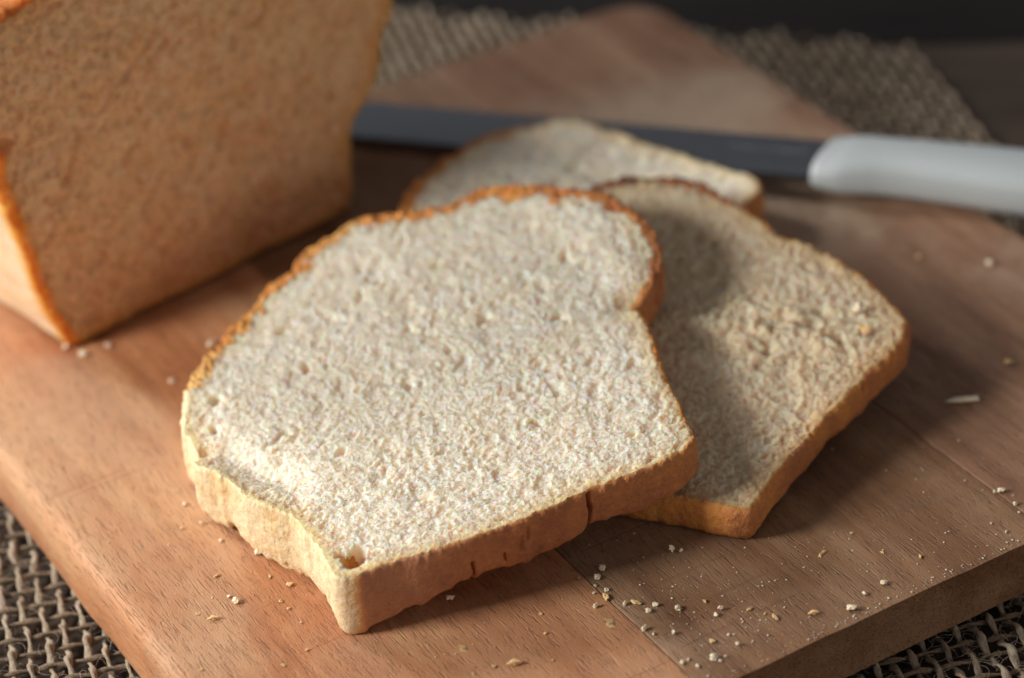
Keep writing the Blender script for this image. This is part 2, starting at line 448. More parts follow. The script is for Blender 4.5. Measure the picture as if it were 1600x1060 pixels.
def sdf_grid(poly, xs, ys):
    """signed distance (positive inside) on a grid"""
    X, Y = np.meshgrid(xs, ys); q = np.stack([X.ravel(), Y.ravel()], -1)
    a = poly; b = np.roll(poly, -1, 0); d2 = np.full(len(q), 1e9); ins = np.zeros(len(q), bool)
    for p, r in zip(a, b):
        e = r - p; wv = q - p
        tt = np.clip((wv @ e) / (e @ e + 1e-12), 0, 1)
        d2 = np.minimum(d2, ((wv - tt[:, None] * e) ** 2).sum(1))
        c = ((p[1] <= q[:, 1]) != (r[1] <= q[:, 1]))
        if c.any():
            xi = p[0] + (q[:, 1] - p[1]) / (r[1] - p[1] + 1e-12) * e[0]
            ins ^= c & (q[:, 0] < xi)
    d = np.sqrt(d2); return np.where(ins, d, -d).reshape(X.shape)

def bilin(G, xs, ys, x, y):
    fx = np.clip((x - xs[0]) / (xs[1] - xs[0]), 0, len(xs) - 1.001); fy = np.clip((y - ys[0]) / (ys[1] - ys[0]), 0, len(ys) - 1.001)
    i = fx.astype(int); j = fy.astype(int); u = fx - i; v = fy - j
    return (G[j, i] * (1 - u) + G[j, i + 1] * u) * (1 - v) + (G[j + 1, i] * (1 - u) + G[j + 1, i + 1] * u) * v

def bread(name, outline, res, hfun, tfun, crumb_h, wall_h, crust_w, tone_f, flour_f, mats, mapf, origin, rows, label, group=None, seed=1, rough=.02, cat='bread slice', bare=None, top=lambda x, y: 0 * x, fibres=0):
    poly = catmull(outline, 640)
    # crust outline is uneven
    cen = poly.mean(0); dd = poly - cen; L = np.linalg.norm(dd, axis=1, keepdims=True)
    poly = poly + dd / L * (rough * (1 + 1.1 * top(poly[:, 0], poly[:, 1])) * (fbm(poly[:, 0] * 1.6, poly[:, 1] * 1.6, seed=seed) + .7 * vnoise(poly[:, 0] * 6, poly[:, 1] * 6, seed=seed + 2) + .6 * vnoise(poly[:, 0] * 14, poly[:, 1] * 14, seed=seed + 3)))[:, None]
    lo = poly.min(0) - .3; hi = poly.max(0) + .3
    cx = np.arange(lo[0], hi[0], .07); cy = np.arange(lo[1], hi[1], .07)
    G = sdf_grid(poly, cx, cy)
    xs = np.arange(lo[0], hi[0], res); ys = np.arange(lo[1], hi[1], res)
    X, Y = np.meshgrid(xs, ys); S = bilin(G, cx, cy, X, Y)
    nx, ny = len(xs), len(ys)
    inn = S > .35 * res
    Fm = inn[:-1, :-1] & inn[1:, :-1] & inn[:-1, 1:] & inn[1:, 1:]
    jj, ii = np.nonzero(Fm)
    F = np.stack([jj * nx + ii, jj * nx + ii + 1, (jj + 1) * nx + ii + 1, (jj + 1) * nx + ii], -1)
    cnt = np.bincount(F.ravel(), minlength=nx * ny)
    used = cnt > 0
    remap = -np.ones(nx * ny, int); remap[used] = np.arange(used.sum())
    F = remap[F]; x = X.ravel()[used]; y = Y.ravel()[used]; cntu = cnt[used]
    e = .05
    def grad(x, y):
        gx = bilin(G, cx, cy, x + e, y) - bilin(G, cx, cy, x - e, y); gy = bilin(G, cx, cy, x, y + e) - bilin(G, cx, cy, x, y - e)
        l = np.hypot(gx, gy) + 1e-9; return gx / l, gy / l
    bd = cntu < 4
    for _ in range(2):
        gx, gy = grad(x[bd], y[bd]); s_ = bilin(G, cx, cy, x[bd], y[bd])
        x[bd] -= gx * s_; y[bd] -= gy * s_
    s = np.maximum(bilin(G, cx, cy, x, y), 0)
    h = hfun(x, y)
    cw = crust_w(x, y)
    dz = crumb_h(x, y, s, cw)
    z = h + dz - .06 * np.exp(-s / .05)                       # edge eases over
    # boundary loop
    E = np.concatenate([F[:, [0, 1]], F[:, [1, 2]], F[:, [2, 3]], F[:, [3, 0]]])
    key = E.min(1).astype(np.int64) * (len(x) + 1) + E.max(1)
    u_, inv, c_ = np.unique(key, return_inverse=True, return_counts=True)
    BE = E[c_[inv] == 1]
    nxt = {}
    for a, b in BE: nxt.setdefault(int(a), []).append(int(b))
    loops = []
    while nxt:
        st = next(iter(nxt)); cur = st; lp = []
        while cur in nxt:
            lp.append(cur); b = nxt[cur].pop()
            if not nxt[cur]: del nxt[cur]
            cur = b
            if cur == st: break
        loops.append(lp)
    lp = np.array(max(loops, key=len)); n = len(lp)
    lx, ly, lz = x[lp], y[lp], z[lp]
    # outward direction smoothed along the loop
    gx, gy = grad(lx, ly); ox, oy = -gx, -gy
    ker = np.ones(25) / 25
    ox = np.convolve(np.r_[ox[-12:], ox, ox[:12]], ker, 'valid'); oy = np.convolve(np.r_[oy[-12:], oy, oy[:12]], ker, 'valid')
    l = np.hypot(ox, oy) + 1e-9; ox /= l; oy /= l
    zb = hfun(lx, ly) - tfun(lx, ly)
    W = []
    step = np.hypot(np.diff(lx), np.diff(ly)).mean(); hw = max(2, int(.22 / step)); ker2 = np.hanning(2 * hw + 3)[1:-1]; ker2 /= ker2.sum()
    smx = np.convolve(np.r_[lx[-hw:], lx, lx[:hw]], ker2, 'valid'); smy = np.convolve(np.r_[ly[-hw:], ly, ly[:hw]], ker2, 'valid')
    smz = np.convolve(np.r_[lz[-hw:], lz, lz[:hw]], ker2, 'valid')
    for k in range(1, rows + 1):
        f = k / rows
        zz = lz + (zb - lz) * f
        o_, extra = wall_h(lx, ly, zz, f, lz - zb)
        bl = sstep(0, .18, f)
        zz = zz * (1 - bl) + (smz + (zb - smz) * f) * bl
        W.append(np.stack([lx * (1 - bl) + smx * bl + ox * o_, ly * (1 - bl) + smy * bl + oy * o_, zz + extra], -1))
    W = np.concatenate(W); nT = len(x)
    top = np.stack([x, y, z], -1)
    ids = np.concatenate([lp[None], nT + np.arange(rows * n).reshape(rows, n)])
    a = ids[:-1]; b = ids[1:]
    FW = np.stack([a, b, np.roll(b, -1, 1), np.roll(a, -1, 1)], -1).reshape(-1, 4)
    # underside
    last = W[-n:]; c = last.mean(0)
    rings = [last + (c - last) * q for q in (.04, .3, .65, .97)]
    U = np.concatenate(rings); base = nT + len(W)
    ids2 = np.concatenate([ids[-1][None], base + np.arange(4 * n).reshape(4, n)])
    a = ids2[:-1]; b = ids2[1:]
    FU = np.stack([a, b, np.roll(b, -1, 1), np.roll(a, -1, 1)], -1).reshape(-1, 4)
    P = np.concatenate([top, W, U])
    sd = np.concatenate([s, np.zeros(len(W)), np.tile(np.repeat([.1, .8, 1, 1], n), 1)])
    fall = np.concatenate([sstep(0, 1, s / np.maximum(cw, .02)), np.zeros(len(W)), np.zeros(len(U))])
    dep = np.concatenate([np.zeros(nT), np.repeat(np.arange(1, rows + 1) / rows, n), np.ones(len(U))])
    tone = tone_f(P[:, 0], P[:, 1], dep) - .12 * fall
    flour = flour_f(P[:, 0], P[:, 1], dep)
    sc_ = s + .25 * cw * fbm(x * 7, y * 7, seed=seed + 4)
    fs = sc_[F].mean(1) < cw[F].mean(1)
    if bare: fs = fs | bare(x[F].mean(1), y[F].mean(1))
    root = tag(empty(name, origin), label, cat, group)
    og = np.array(origin) / CM
    Pw = mapf(P) - og
    for nm, faces, mt in (('crumb', np.concatenate([F[~fs], FU[n:]]), mats[0]), ('crust', np.concatenate([F[fs], FW, FU[:n]]), mats[1])):
        us = np.unique(faces); rm = -np.ones(len(P), int); rm[us] = np.arange(len(us))
        me = mesh_data(nm, Pw[us] * CM, rm[faces], mt, attrs=dict(sd=sd[us], tone=tone[us], flour=flour[us]))
        link(nm, me, root)
    if fibres:
        rs = np.random.RandomState(seed + 70); ok = np.nonzero((s > np.maximum(cw, .12)) & ~bd)[0]
        zg = np.full(nx * ny, np.nan); zg[used] = z; zg = zg.reshape(ny, nx)
        pk = rs.choice(ok, fibres); nseg = 4
        th = rs.uniform(0, 6.28, fibres); cv = rs.normal(size=fibres) * 1.9; ln = rs.uniform(.07, .21, fibres); rad = rs.uniform(.006, .0125, fibres); up = rs.uniform(0, .025, fibres)
        P0x, P0y = x[pk] + rs.uniform(-.02, .02, fibres), y[pk] + rs.uniform(-.02, .02, fibres)
        px, py = P0x.copy(), P0y.copy(); ring = []
        for i in range(nseg):
            q = i / (nseg - 1); an = th + cv * q
            ii_ = np.clip(((px - xs[0]) / res).round().astype(int), 0, nx - 1); jj_ = np.clip(((py - ys[0]) / res).round().astype(int), 0, ny - 1)
            pz = zg[jj_, ii_]; pz = np.where(np.isnan(pz), z[pk], pz)
            pz = .6 * z[pk] + .4 * pz + .004 + up * math.sin(math.pi * q)
            rr = rad * (.45 + .55 * math.sin(math.pi * (.15 + .7 * q)))
            for k_ in range(3):
                c = 2.094 * k_ + .5
                ring.append(np.stack([px - rr * np.sin(an) * math.cos(c), py + rr * np.cos(an) * math.cos(c), pz + rr * math.sin(c)], -1))
            px = px + ln / (nseg - 1) * np.cos(an); py = py + ln / (nseg - 1) * np.sin(an)
        FV = np.stack(ring, 1).reshape(-1, 3); b0 = np.arange(fibres)[:, None] * (nseg * 3)
        tpl = np.array([(i * 3 + k_, i * 3 + (k_ + 1) % 3, i * 3 + 3 + (k_ + 1) % 3, i * 3 + 3 + k_) for i in range(nseg - 1) for k_ in range(3)])
        FF = (b0[:, :, None] + tpl[None]).reshape(-1, 4)
        fm = mesh_data('torn_fibre', (mapf(FV) - og) * CM, FF, mats[2])
        tag(link('torn_fibre', fm, root), kind='stuff')
    return root

def pores(x, y, cell, depth, seed, ang=0.0, aniso=1.5, warp=.5, wall=.30):
    ca, sa = math.cos(ang), math.sin(ang)
    wx = x + warp * cell * (vnoise(x / cell * .7, y / cell * .7, seed=seed + 31) + .6 * vnoise(x / cell * 1.9, y / cell * 1.9, seed=seed + 33))
    wy = y + warp * cell * (vnoise(x / cell * .7, y / cell * .7, seed=seed + 32) + .6 * vnoise(x / cell * 1.9, y / cell * 1.9, seed=seed + 34))
    u = (wx * ca + wy * sa) / (cell * aniso); v = (-wx * sa + wy * ca) / cell
    f1, f2, idr = worley(u, v, seed)
    pit = sstep(.04, wall * 1.6, f2 - f1)
    return -depth * pit * (.25 + .75 * idr ** 1.6)

def holes(x, y, lst):
    r = np.zeros_like(x)
    for hx, hy, rx, ry, ang, d in lst:
        c, s_ = math.cos(ang), math.sin(ang); u = ((x - hx) * c + (y - hy) * s_) / rx; v = (-(x - hx) * s_ + (y - hy) * c) / ry
        q = np.sqrt(u * u + v * v) + .22 * vnoise(x * 5, y * 5, seed=77)
        r = r - d * (1 - sstep(.55, 1.15, q))
    return r

def ridges(x, y, wl, seed):
    """curly network of thin crests, about -1..1"""
    q = 1 / wl
    wx = x + wl * .55 * vnoise(x * q * .8, y * q * .8, seed=seed + 1); wy = y + wl * .55 * vnoise(x * q * .8, y * q * .8, seed=seed + 2)
    r = 1 - np.abs(vnoise(wx * q, wy * q, seed=seed)) * 2.2
    return np.clip(r, -1, 1)

def pits(x, y, cell, frac, depth, seed, ang=0.0, aniso=1.5):
    """open cells below the knife-cut plane, sharp rims, many sizes"""
    ca, sa = math.cos(ang), math.sin(ang)
    wx = x + .35 * cell * vnoise(x / cell * .8, y / cell * .8, seed=seed + 31) + .16 * cell * vnoise(x / cell * 2.3, y / cell * 2.3, seed=seed + 33)
    wy = y + .35 * cell * vnoise(x / cell * .8, y / cell * .8, seed=seed + 32) + .16 * cell * vnoise(x / cell * 2.3, y / cell * 2.3, seed=seed + 34)
    u = (wx * ca + wy * sa) / (cell * aniso); v = (-wx * sa + wy * ca) / cell
    f1, f2, idr = worley(u, v, seed)
    r = .22 + .40 * (idr / frac)
    return -depth * np.sqrt(np.clip(1 - (f1 / r) ** 2, 0, 1)) * np.clip((frac - idr) * 12, 0, 1) * (.4 + .6 * idr / frac)

def crumb_surface(seed, holes_list=(), extra=None, k=1.0, fine=True, depth=1.0):
    def f(x, y, s, cw):
        inside = sstep(.0, .30, s - cw * .6)
        mod = np.clip(.55 + .9 * fbm(x * .6, y * .6, seed=seed), .1, 1)
        d = np.minimum(pits(x, y, .46 * k, .36, .15 * depth, seed, 1.1, 1.7) * mod, pits(x, y, .26 * k, .60, .12 * depth, seed + 10, .6, 1.6) * (.3 + .7 * mod))
        d = np.minimum(d, pits(x, y, .14 * k, .85, .062 * depth, seed + 20, 1.9, 1.5))
        if fine: d = d + pits(x, y, .075 * k, .9, .030 * depth, seed + 30, .2, 1.4)
        d += .012 * depth * ridges(x, y, .11 * k, seed + 40) + .006 * vnoise(x * 30, y * 30, seed=seed + 9)
        d += .05 * fbm(x * .5, y * .5, seed=seed + 5) + .018 * fbm(x * 2.2, y * 2.2, seed=seed + 6)
        d = d * (.25 + .75 * inside) + holes(x, y, holes_list)
        if extra: d = d + extra(x, y, s)
        d += (1 - inside) * sstep(.0, .12, s) * ((.03 + .16 * cw) * fbm(x * 4, y * 4, seed=seed + 7) + (.015 + .05 * cw) * vnoise(x * 13, y * 13, seed=seed + 8))
        return d
    return f

G_SL = 'bread slices fanned out on the cutting board'
ident = lambda P: P

# --- front slice -----------------------------------------------------------
S1 = [(-11.0, -2.46), (-10.64, -3.75), (-10.49, -4.98), (-10.05, -5.88), (-9.98, -7.02), (-10.14, -8.16), (-10.22, -8.86), (-9.77, -9.11), (-8.9, -9.27), (-8.21, -9.48), (-7.28, -9.67), (-6.49, -9.83), (-5.39, -9.99), (-3.7, -10.0), (-3.03, -10.1), (-1.9, -10.26), (-1.04, -10.24), (-0.55, -9.95), (-0.33, -9.36), (0.02, -8.33), (0.14, -7.87), (0.7, -6.46), (1.15, -5.34), (1.23, -4.58), (1.57, -4.45), (1.96, -4.3), (2.79, -3.66), (3.24, -2.74), (3.38, -1.88), (3.35, -0.99), (3.29, -0.33), (2.97, 0.17), (2.39, 0.97), (1.35, 2.25), (0.87, 2.68), (0.16, 2.71), (-0.54, 2.87), (-1.52, 3.57), (-2.18, 3.91), (-2.75, 4.04), (-3.8, 3.89), (-4.61, 3.78), (-5.17, 3.3), (-5.74, 3.32), (-6.77, 2.66), (-7.76, 2.21), (-9.02, 1.3), (-9.81, 0.41), (-10.17, -0.2), (-10.62, -1.0), (-10.63, -1.59), (-10.73, -2.34)]
def h1(x, y):
    s = np.clip((x + 8) / 10, 0, 1); return 1.9 + .078 * (x + 10.1) + .070 * s * (y + 8.75) + .30 * sstep(.5, 3.6, x) * sstep(-5, -1.5, y)
def t1(x, y):
    t = 1.28 + .25 * sstep(.5, 3.6, x) * sstep(-5, -1.5, y) + .62 * (1 - sstep(-10.4, -6.0, x)) 
    return t + .10 * vnoise(x * .9, y * .9, seed=3) - .25 * (1 - sstep(-10.9, -10.2, x)) * sstep(-7.5, -4.5, y)
def front_extra(x, y, s):
    # torn hollow behind the lip of the left side, and the crease under the head
    d = 0
    ax, ay, bx, by = -10.75, -2.2, -9.6, -5.9
    tt = np.clip(((x - ax) * (bx - ax) + (y - ay) * (by - ay)) / ((bx - ax) ** 2 + (by - ay) ** 2), 0, 1)
    px, py = ax + tt * (bx - ax), ay + tt * (by - ay)
    side = (x - px) * .95 + (y - py) * .3
    d = d - .27 * np.exp(-((side - .55) / .42) ** 2) * sstep(.05, .35, tt + .15) * (1 - sstep(.62, 1, tt)) * np.exp(-(np.clip(np.hypot(x - px, y - py) - .9, 0, 9) / .4) ** 2)
    d = d + .10 * np.exp(-(s / .22) ** 2) * (1 - sstep(-10.4, -9.6, x)) * sstep(-7.4, -5.5, y) * (1 - sstep(-3.0, -2.2, y))
    d = d - .30 * np.exp(-(((x + 10.55) / .25) ** 2 + ((y + 2.15) / .16) ** 2))
    d = d - .22 * np.exp(-(((x - 1.2) / .5) ** 2 + ((y + 4.35) / .28) ** 2)) + .12 * np.exp(-(((x - 1.9) / .6) ** 2 + ((y + 3.2) / .8) ** 2))
    return d
H1 = [(-9.50, -8.50, .46, .27, .75, .8), (-9.75, -8.15, .15, .12, .3, .4), (-9.3, -.35, .30, .16, 1.0, .34), (-9.9, -1.45, .25, .15, 1.3, .34), (-6.5, 1.2, .28, .14, .3, .25),
      (-2.2, -2.4, .30, .15, .6, .22), (-.6, -3.6, .25, .14, .2, .22), (-5.1, -3.4, .22, .12, 1.0, .2), (-7.8, -4.6, .2, .12, .5, .2), (-7.1, -7.6, .24, .09, -.3, .2), (-3.3, -6.9, .2, .11, 2., .2),
      (-6.8, -.8, .22, .12, 1.2, .2), (-4.2, .9, .3, .13, .9, .2), (-1.9, .6, .2, .12, .4, .2), (-1.7, -8.9, .15, .1, .4, .2), (-3.9, -1.3, .2, .1, 1.4, .18), (.9, -1.6, .25, .12, .8, .2), (-8.6, -2.9, .18, .1, .2, .16)]
CR1 = [(-3.72, .045, 1.0, 0, .42), (-7.0, .035, .5, .5, .20), (-5.75, .09, .35, .3, .12), (-5.5, .05, .3, .15, .10), (-6.1, .03, .25, .55, .12)]
def wall1(x, y, z, f, th):
    o = .045 * (1 - (2 * f - 1) ** 4) - .10 * f ** 6
    o = o + .022 * fbm(x * 1.1, y * 1.1, z * 1.1, seed=12, octs=2) + .012 * fbm(x * 6, y * 6, z * 6, seed=14, octs=3) + .006 * vnoise(x * 11, y * 11, z * 11, seed=13)
    left = (1 - sstep(-10.2, -9.4, x)) * sstep(-9.0, -8.3, y) * (1 - sstep(-2.4, -1.5, y))
    o = o + left * (.05 * fbm(x * 2.0, y * 2.0, z * 1.6, seed=21, octs=2) * math.sin(math.pi * min(1, f * 1.1)) - .05 * f * f + .03 * fbm(x * 7, y * 7, z * 6, seed=22))
    front = (y < -8.9)
    for cx_, w_, ext, st, dp in CR1:                       # cracks in the bottom crust
        xw = cx_ + .06 * vnoise(z * 3, z * 0 + cx_ * 7, seed=31)
        o = o - np.where(front & (f >= st) & (f <= st + ext), dp * np.exp(-((x - xw) / max(w_, .03)) ** 2), 0)
    head = sstep(-2, 0, y)
    o = o + head * .09 * fbm(x * 4, y * 4, z * 4, seed=41, octs=3) + sstep(1.5, 2.2, x) * .10 * fbm(x * 3.4, y * 3.4, z * 3.4, seed=43, octs=3)
    dz = f * f * (.08 * fbm(x * 1.1, y * 1.1, seed=51) + .05 * vnoise(x * 4.5, y * 4.5, seed=52) + left * (.20 * vnoise(x * 1.6, y * 1.6, seed=53) + .12 * vnoise(x * 5, y * 5, seed=54)))
    bite = np.exp(-((x + 7.35) / .75) ** 2) * front * .16 * f ** 3 + np.exp(-((x + 8.6) / .25) ** 2) * front * .05 * f ** 3
    return o, dz + bite
def cw1(x, y):
    head = sstep(-1.6, .6, y); hr = sstep(1.2, 2.0, x) * sstep(-5, -4, y)
    rt = sstep(-1.6, -.4, x)
    c = .06 + .36 * head + .20 * hr * (1 - .6 * head) + .05 * rt
    c = c * (1 - .5 * (1 - sstep(-9.9, -9.0, x)))
    return c * (1 + .6 * fbm(x * 2.2, y * 2.2, seed=61) + .5 * fbm(x * 7, y * 7, seed=62)) + 1e-3
def tone1(x, y, d):
    front = 1 - sstep(-9.3, -8.6, y); left = (1 - sstep(-10.05, -9.6, x)) ; head = sstep(-2.5, 0, y)
    t = .53 + front * (.14 + .05 * d - .10 * sstep(-4, -1, x)) + head * (-.06 + .02 * x / 3) + .14 * sstep(1, 3, x) + .16 * fbm(x * .9, y * .9, seed=66) * (1 - front)
    t = t - .12 * np.exp(-(((x + 9.58) / .35) ** 2 + ((y + 8.52) / .3) ** 2)) * (d < .01)
    t = t * (1 - left) + left * (.02 - .06 * d + .10 * fbm(x * 1.5, y * 1.5, seed=68))
    t = t - .22 * head * (1 - sstep(-9.8, -8, x))
    return t
def flour1(x, y, d):
    return (1 - sstep(-8.8, -6.5, x)) * (1 - sstep(-9.0, -8.4, y)) * 1.0 + .25 * (1 - sstep(-9.3, -8.6, y))
bread('bread_slice', S1, .021, h1, t1, crumb_surface(5, H1, front_extra), wall1, cw1, tone1, flour1, (M_CRUMB, M_CRUST, M_FIBRE), ident, (-.04, -.035, 0.0), 26,
      'large white bread slice in front, topmost of the fan, torn at its left corner', G_SL, seed=5, rough=.05, bare=lambda x, y: (((x + 9.52) / .40) ** 2 + ((y + 8.50) / .30) ** 2 < 1), top=lambda x, y: sstep(-1.5, 0, y), fibres=15000)  # bare: pit shows inner crust, its orange also painting the translucent glow

# --- second slice, under the front one --------------------------------------
S2 = [(-1.16, -10.1), (-0.83, -10.5), (-0.55, -11.04), (-0.27, -11.4), (0.14, -11.49), (0.73, -11.24), (1.33, -10.91), (2.37, -10.49), (4.07, -9.84), (5.18, -9.45), (5.5, -9.31), (6.26, -9.2), (6.96, -8.96), (7.29, -8.71), (7.57, -8.16), (7.78, -7.12), (7.84, -5.71), (7.5, -3.94), (7.14, -3.02), (7.1, -2.0), (7.0, -0.66), (6.91, 0.13), (6.49, 0.87), (5.45, 1.85), (4.35, 2.2),
      (2.8, 2.0), (1.2, 1.1), (-.4, -.4), (-1.8, -2.2), (-2.8, -4.2), (-3.1, -6.0), (-2.7, -7.8), (-1.9, -9.2)]
def h2(x, y): return 1.02 + .093 * x + .0797 * (y + 12)
def t2(x, y): return .97 + .05 * vnoise(x, y, seed=8)
def extra2(x, y, s):
    u = (x - 4.6) * .75 + (y + 6.6) * -.66; v = (x - 4.6) * .66 + (y + 6.6) * .75
    m_ = np.exp(-(u / 2.6) ** 2 - (v / 1.5) ** 2)
    d = .16 * m_ + m_ * (pits(x, y, .55, .75, .20, 175, 2.3, 1.6) + .16 * fbm(x * 1.9, y * 1.9, seed=71) + .05 * ridges(x, y, .5, 75) + .04 * vnoise(x * 6, y * 6, seed=72))
    d = d - .12 * np.exp(-(((x - 1.5) / 2.2) ** 2 + ((y + 9.2) / 1.2) ** 2))
    return d
def wall2(x, y, z, f, th):
    o = .06 * (1 - (2 * f - 1) ** 4) - .06 * f ** 5
    o = o + .03 * fbm(x * .9, y * .9, z * .9, seed=82, octs=2) + .018 * fbm(x * 6, y * 6, z * 6, seed=85, octs=3) + .008 * vnoise(x * 10, y * 10, z * 10, seed=83)
    o = o - .16 * np.exp(-((x - 5.1) / .07) ** 2) * (y < -9) * (1 - f)
    return o, f * .06 * vnoise(x * 1.3, y * 1.3, seed=84)
def cw2(x, y):
    return (0.07 + .30 * sstep(-2.0, .8, y) + .05 * sstep(6, 7, x)) * (1 + .5 * fbm(x * 2, y * 2, seed=91) + .5 * fbm(x * 7, y * 7, seed=92)) + 1e-3
def tone2(x, y, d):
    return .60 + .14 * fbm(x * .9, y * .9, seed=67) + .36 * sstep(-2.5, .8, y) + .10 * d * sstep(0.5, 3, x) - .10 * (1 - sstep(-1.2, .8, x)) * sstep(-3, -10, y)
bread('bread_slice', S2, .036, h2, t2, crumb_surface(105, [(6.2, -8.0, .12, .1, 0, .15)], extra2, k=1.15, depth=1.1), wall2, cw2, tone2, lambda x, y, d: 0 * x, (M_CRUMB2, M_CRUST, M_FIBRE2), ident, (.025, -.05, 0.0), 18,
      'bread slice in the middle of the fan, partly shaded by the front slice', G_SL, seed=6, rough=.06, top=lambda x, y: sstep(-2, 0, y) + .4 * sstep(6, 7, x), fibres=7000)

# --- third slice, flat on the board at the back ------------------------------
S3 = [(1.02, 7.29), (2.42, 8.08), (3.84, 8.57), (5.01, 8.54), (6.08, 8.14), (6.74, 8.1), (7.1, 7.72), (7.69, 6.68), (8.15, 5.04), (8.71, 3.61), (9.26, 2.2), (9.51, 1.3), (9.2, 0.6), (8.2, .2), (6.6, -.5), (4.6, -.9), (2.4, -.6), (.6, .6), (-.5, 2.4), (-.7, 4.3), (-.2, 6.0)]
bread('bread_slice', S3, .06, lambda x, y: 1.35 + 0 * x, lambda x, y: 1.33 + 0 * x, crumb_surface(205, [], lambda x, y, s: .12 * np.exp(-(((x - 6.3) / .8) ** 2 + ((y - 7.2) / .9) ** 2)), k=1.9, fine=False, depth=1.8), 
      lambda x, y, z, f, th: (.07 * math.sin(math.pi * f) + .03 * fbm(x * 2, y * 2, z * 2, seed=95), 0 * x),
      lambda x, y: (.10 + .26 * sstep(4, 7.0, y) * (1 - sstep(4.5, 6.5, x))) * (1 + .4 * fbm(x * 1.8, y * 1.8, seed=96)) + 1e-3, lambda x, y, d: .52 + .08 * d + 0 * x, lambda x, y, d: 0 * x, (M_CRUMB, M_CRUST), ident, (.045, .04, 0.0), 12,
      'bread slice at the back of the fan, flat on the board beside the knife blade', G_SL, seed=7, rough=.07, top=lambda x, y: sstep(5, 6, y))

# --- loaf ---------------------------------------------------------------------
LFP = [(-0.57, 0.55), (-0.40, 0.16), (0.09, 0.0), (2.73, 0.02), (6.32, 0.02), (8.82, 0.02), (9.84, 0.0), (10.18, 0.15), (10.36, 1.62), (10.51, 2.65), (11.19, 3.39), (11.77, 4.19), (11.94, 5.25), (12.43, 5.75), (12.5, 6.8), (12.3, 8.6), (11.2, 10.8), (9.0, 12.3), (6.0, 12.8), (2.6, 12.0), (0.28, 10.91), (-0.7, 10.77), (-1.34, 10.59), (-2.24, 10.09), (-2.38, 8.53), (-1.6, 6.83), (-1.92, 6.27), (-1.73, 5.68), (-1.32, 3.44), (-0.99, 1.8)]
e1 = np.array([.981, .196, 0]); e1 /= np.linalg.norm(e1); fn = np.array([e1[1], -e1[0], 0]); LO = np.array([-10.16, 7.13, 0.06])
def maploaf(P): return LO + P[:, :1] * e1 + P[:, 1:2] * np.array([0, 0, 1.0]) + P[:, 2:3] * fn
def wall_l(x, y, z, f, th):
    o = .05 * fbm(x * .8, y * .8, z * .8, seed=301) + .02 * fbm(x * 3, y * 3, z * 3, seed=302) - .9 * sstep(.7, 1, f) * f ** 4
    return np.where(y < .3, np.minimum(o, .03), o), 0 * x
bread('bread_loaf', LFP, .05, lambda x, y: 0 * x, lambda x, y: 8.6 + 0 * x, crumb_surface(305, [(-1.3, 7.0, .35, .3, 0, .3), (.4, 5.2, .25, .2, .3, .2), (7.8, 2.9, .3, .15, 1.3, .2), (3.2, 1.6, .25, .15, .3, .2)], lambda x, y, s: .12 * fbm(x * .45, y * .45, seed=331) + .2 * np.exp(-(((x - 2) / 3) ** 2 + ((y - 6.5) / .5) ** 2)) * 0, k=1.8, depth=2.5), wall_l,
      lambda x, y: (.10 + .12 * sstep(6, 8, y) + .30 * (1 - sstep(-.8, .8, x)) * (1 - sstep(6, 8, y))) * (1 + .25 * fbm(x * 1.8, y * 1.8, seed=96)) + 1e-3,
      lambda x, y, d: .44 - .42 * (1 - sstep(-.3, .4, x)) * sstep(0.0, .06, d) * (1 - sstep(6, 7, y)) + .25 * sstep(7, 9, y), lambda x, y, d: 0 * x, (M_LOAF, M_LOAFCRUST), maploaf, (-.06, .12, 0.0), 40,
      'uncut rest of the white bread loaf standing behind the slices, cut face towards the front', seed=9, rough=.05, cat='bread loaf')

# ------------------------------------------------------------------ knife
kd = np.array([.6446, -.7645, 0]); kp = np.array([.7645, .6446, 0])   # along the knife (to the butt) / across (to the spine)
KO = np.array([12.0, 1.2, 0.0]) + kp * .45 + kd * .3
knife = tag(empty('bread_knife', tuple(KO * CM)), 'long steel knife with white plastic handle lying behind the slices', 'knife')
def kmap(s, a, z): return kd * s + kp * a + np.array([0, 0, z])
# blade: s from -17 (tip) to 1
n = 60; V = []; 
for i in range(n + 1):
    s = -18.8 + 19.4 * i / n
    tip = sstep(0, 1, np.array((s + 18.8) / 3.0)).item()
    a_sp = .98 - .7 * (1 - tip) ** 1.5; a_ed = -.98 + .25 * (1 - tip)
    zc = 0.48 + .42 * (s + 17) / 17.6
    serr = .03 * (1 - abs(((s * 2.2) % 1) * 2 - 1)) if s < -.4 else 0
    for a, th in ((a_sp, .07), (a_sp - .02, .085), (-.28, .08), (a_ed + .05, .02), (a_ed - serr, .004)):
        V.append(kmap(s, a, zc + th + (a * .06)))
    for a, th in ((a_ed + .05, .02), (-.28, .08), (a_sp - .02, .085)):
        V.append(kmap(s, a, zc - th + (a * .06)))
V = np.array(V); k = 8
i = np.arange(n)[:, None] * k; j = np.arange(k)[None]
F = np.stack([i + j, i + k + j, i + k + (j + 1) % k, i + (j + 1) % k], -1).reshape(-1, 4).tolist() + [list(range(k)), list(range(n * k, n * k + k))[::-1]]
me = mesh_data('blade', V * CM, F, M_STEEL); me.set_sharp_from_angle(angle=RD(25))
blade = link('blade', me, knife)
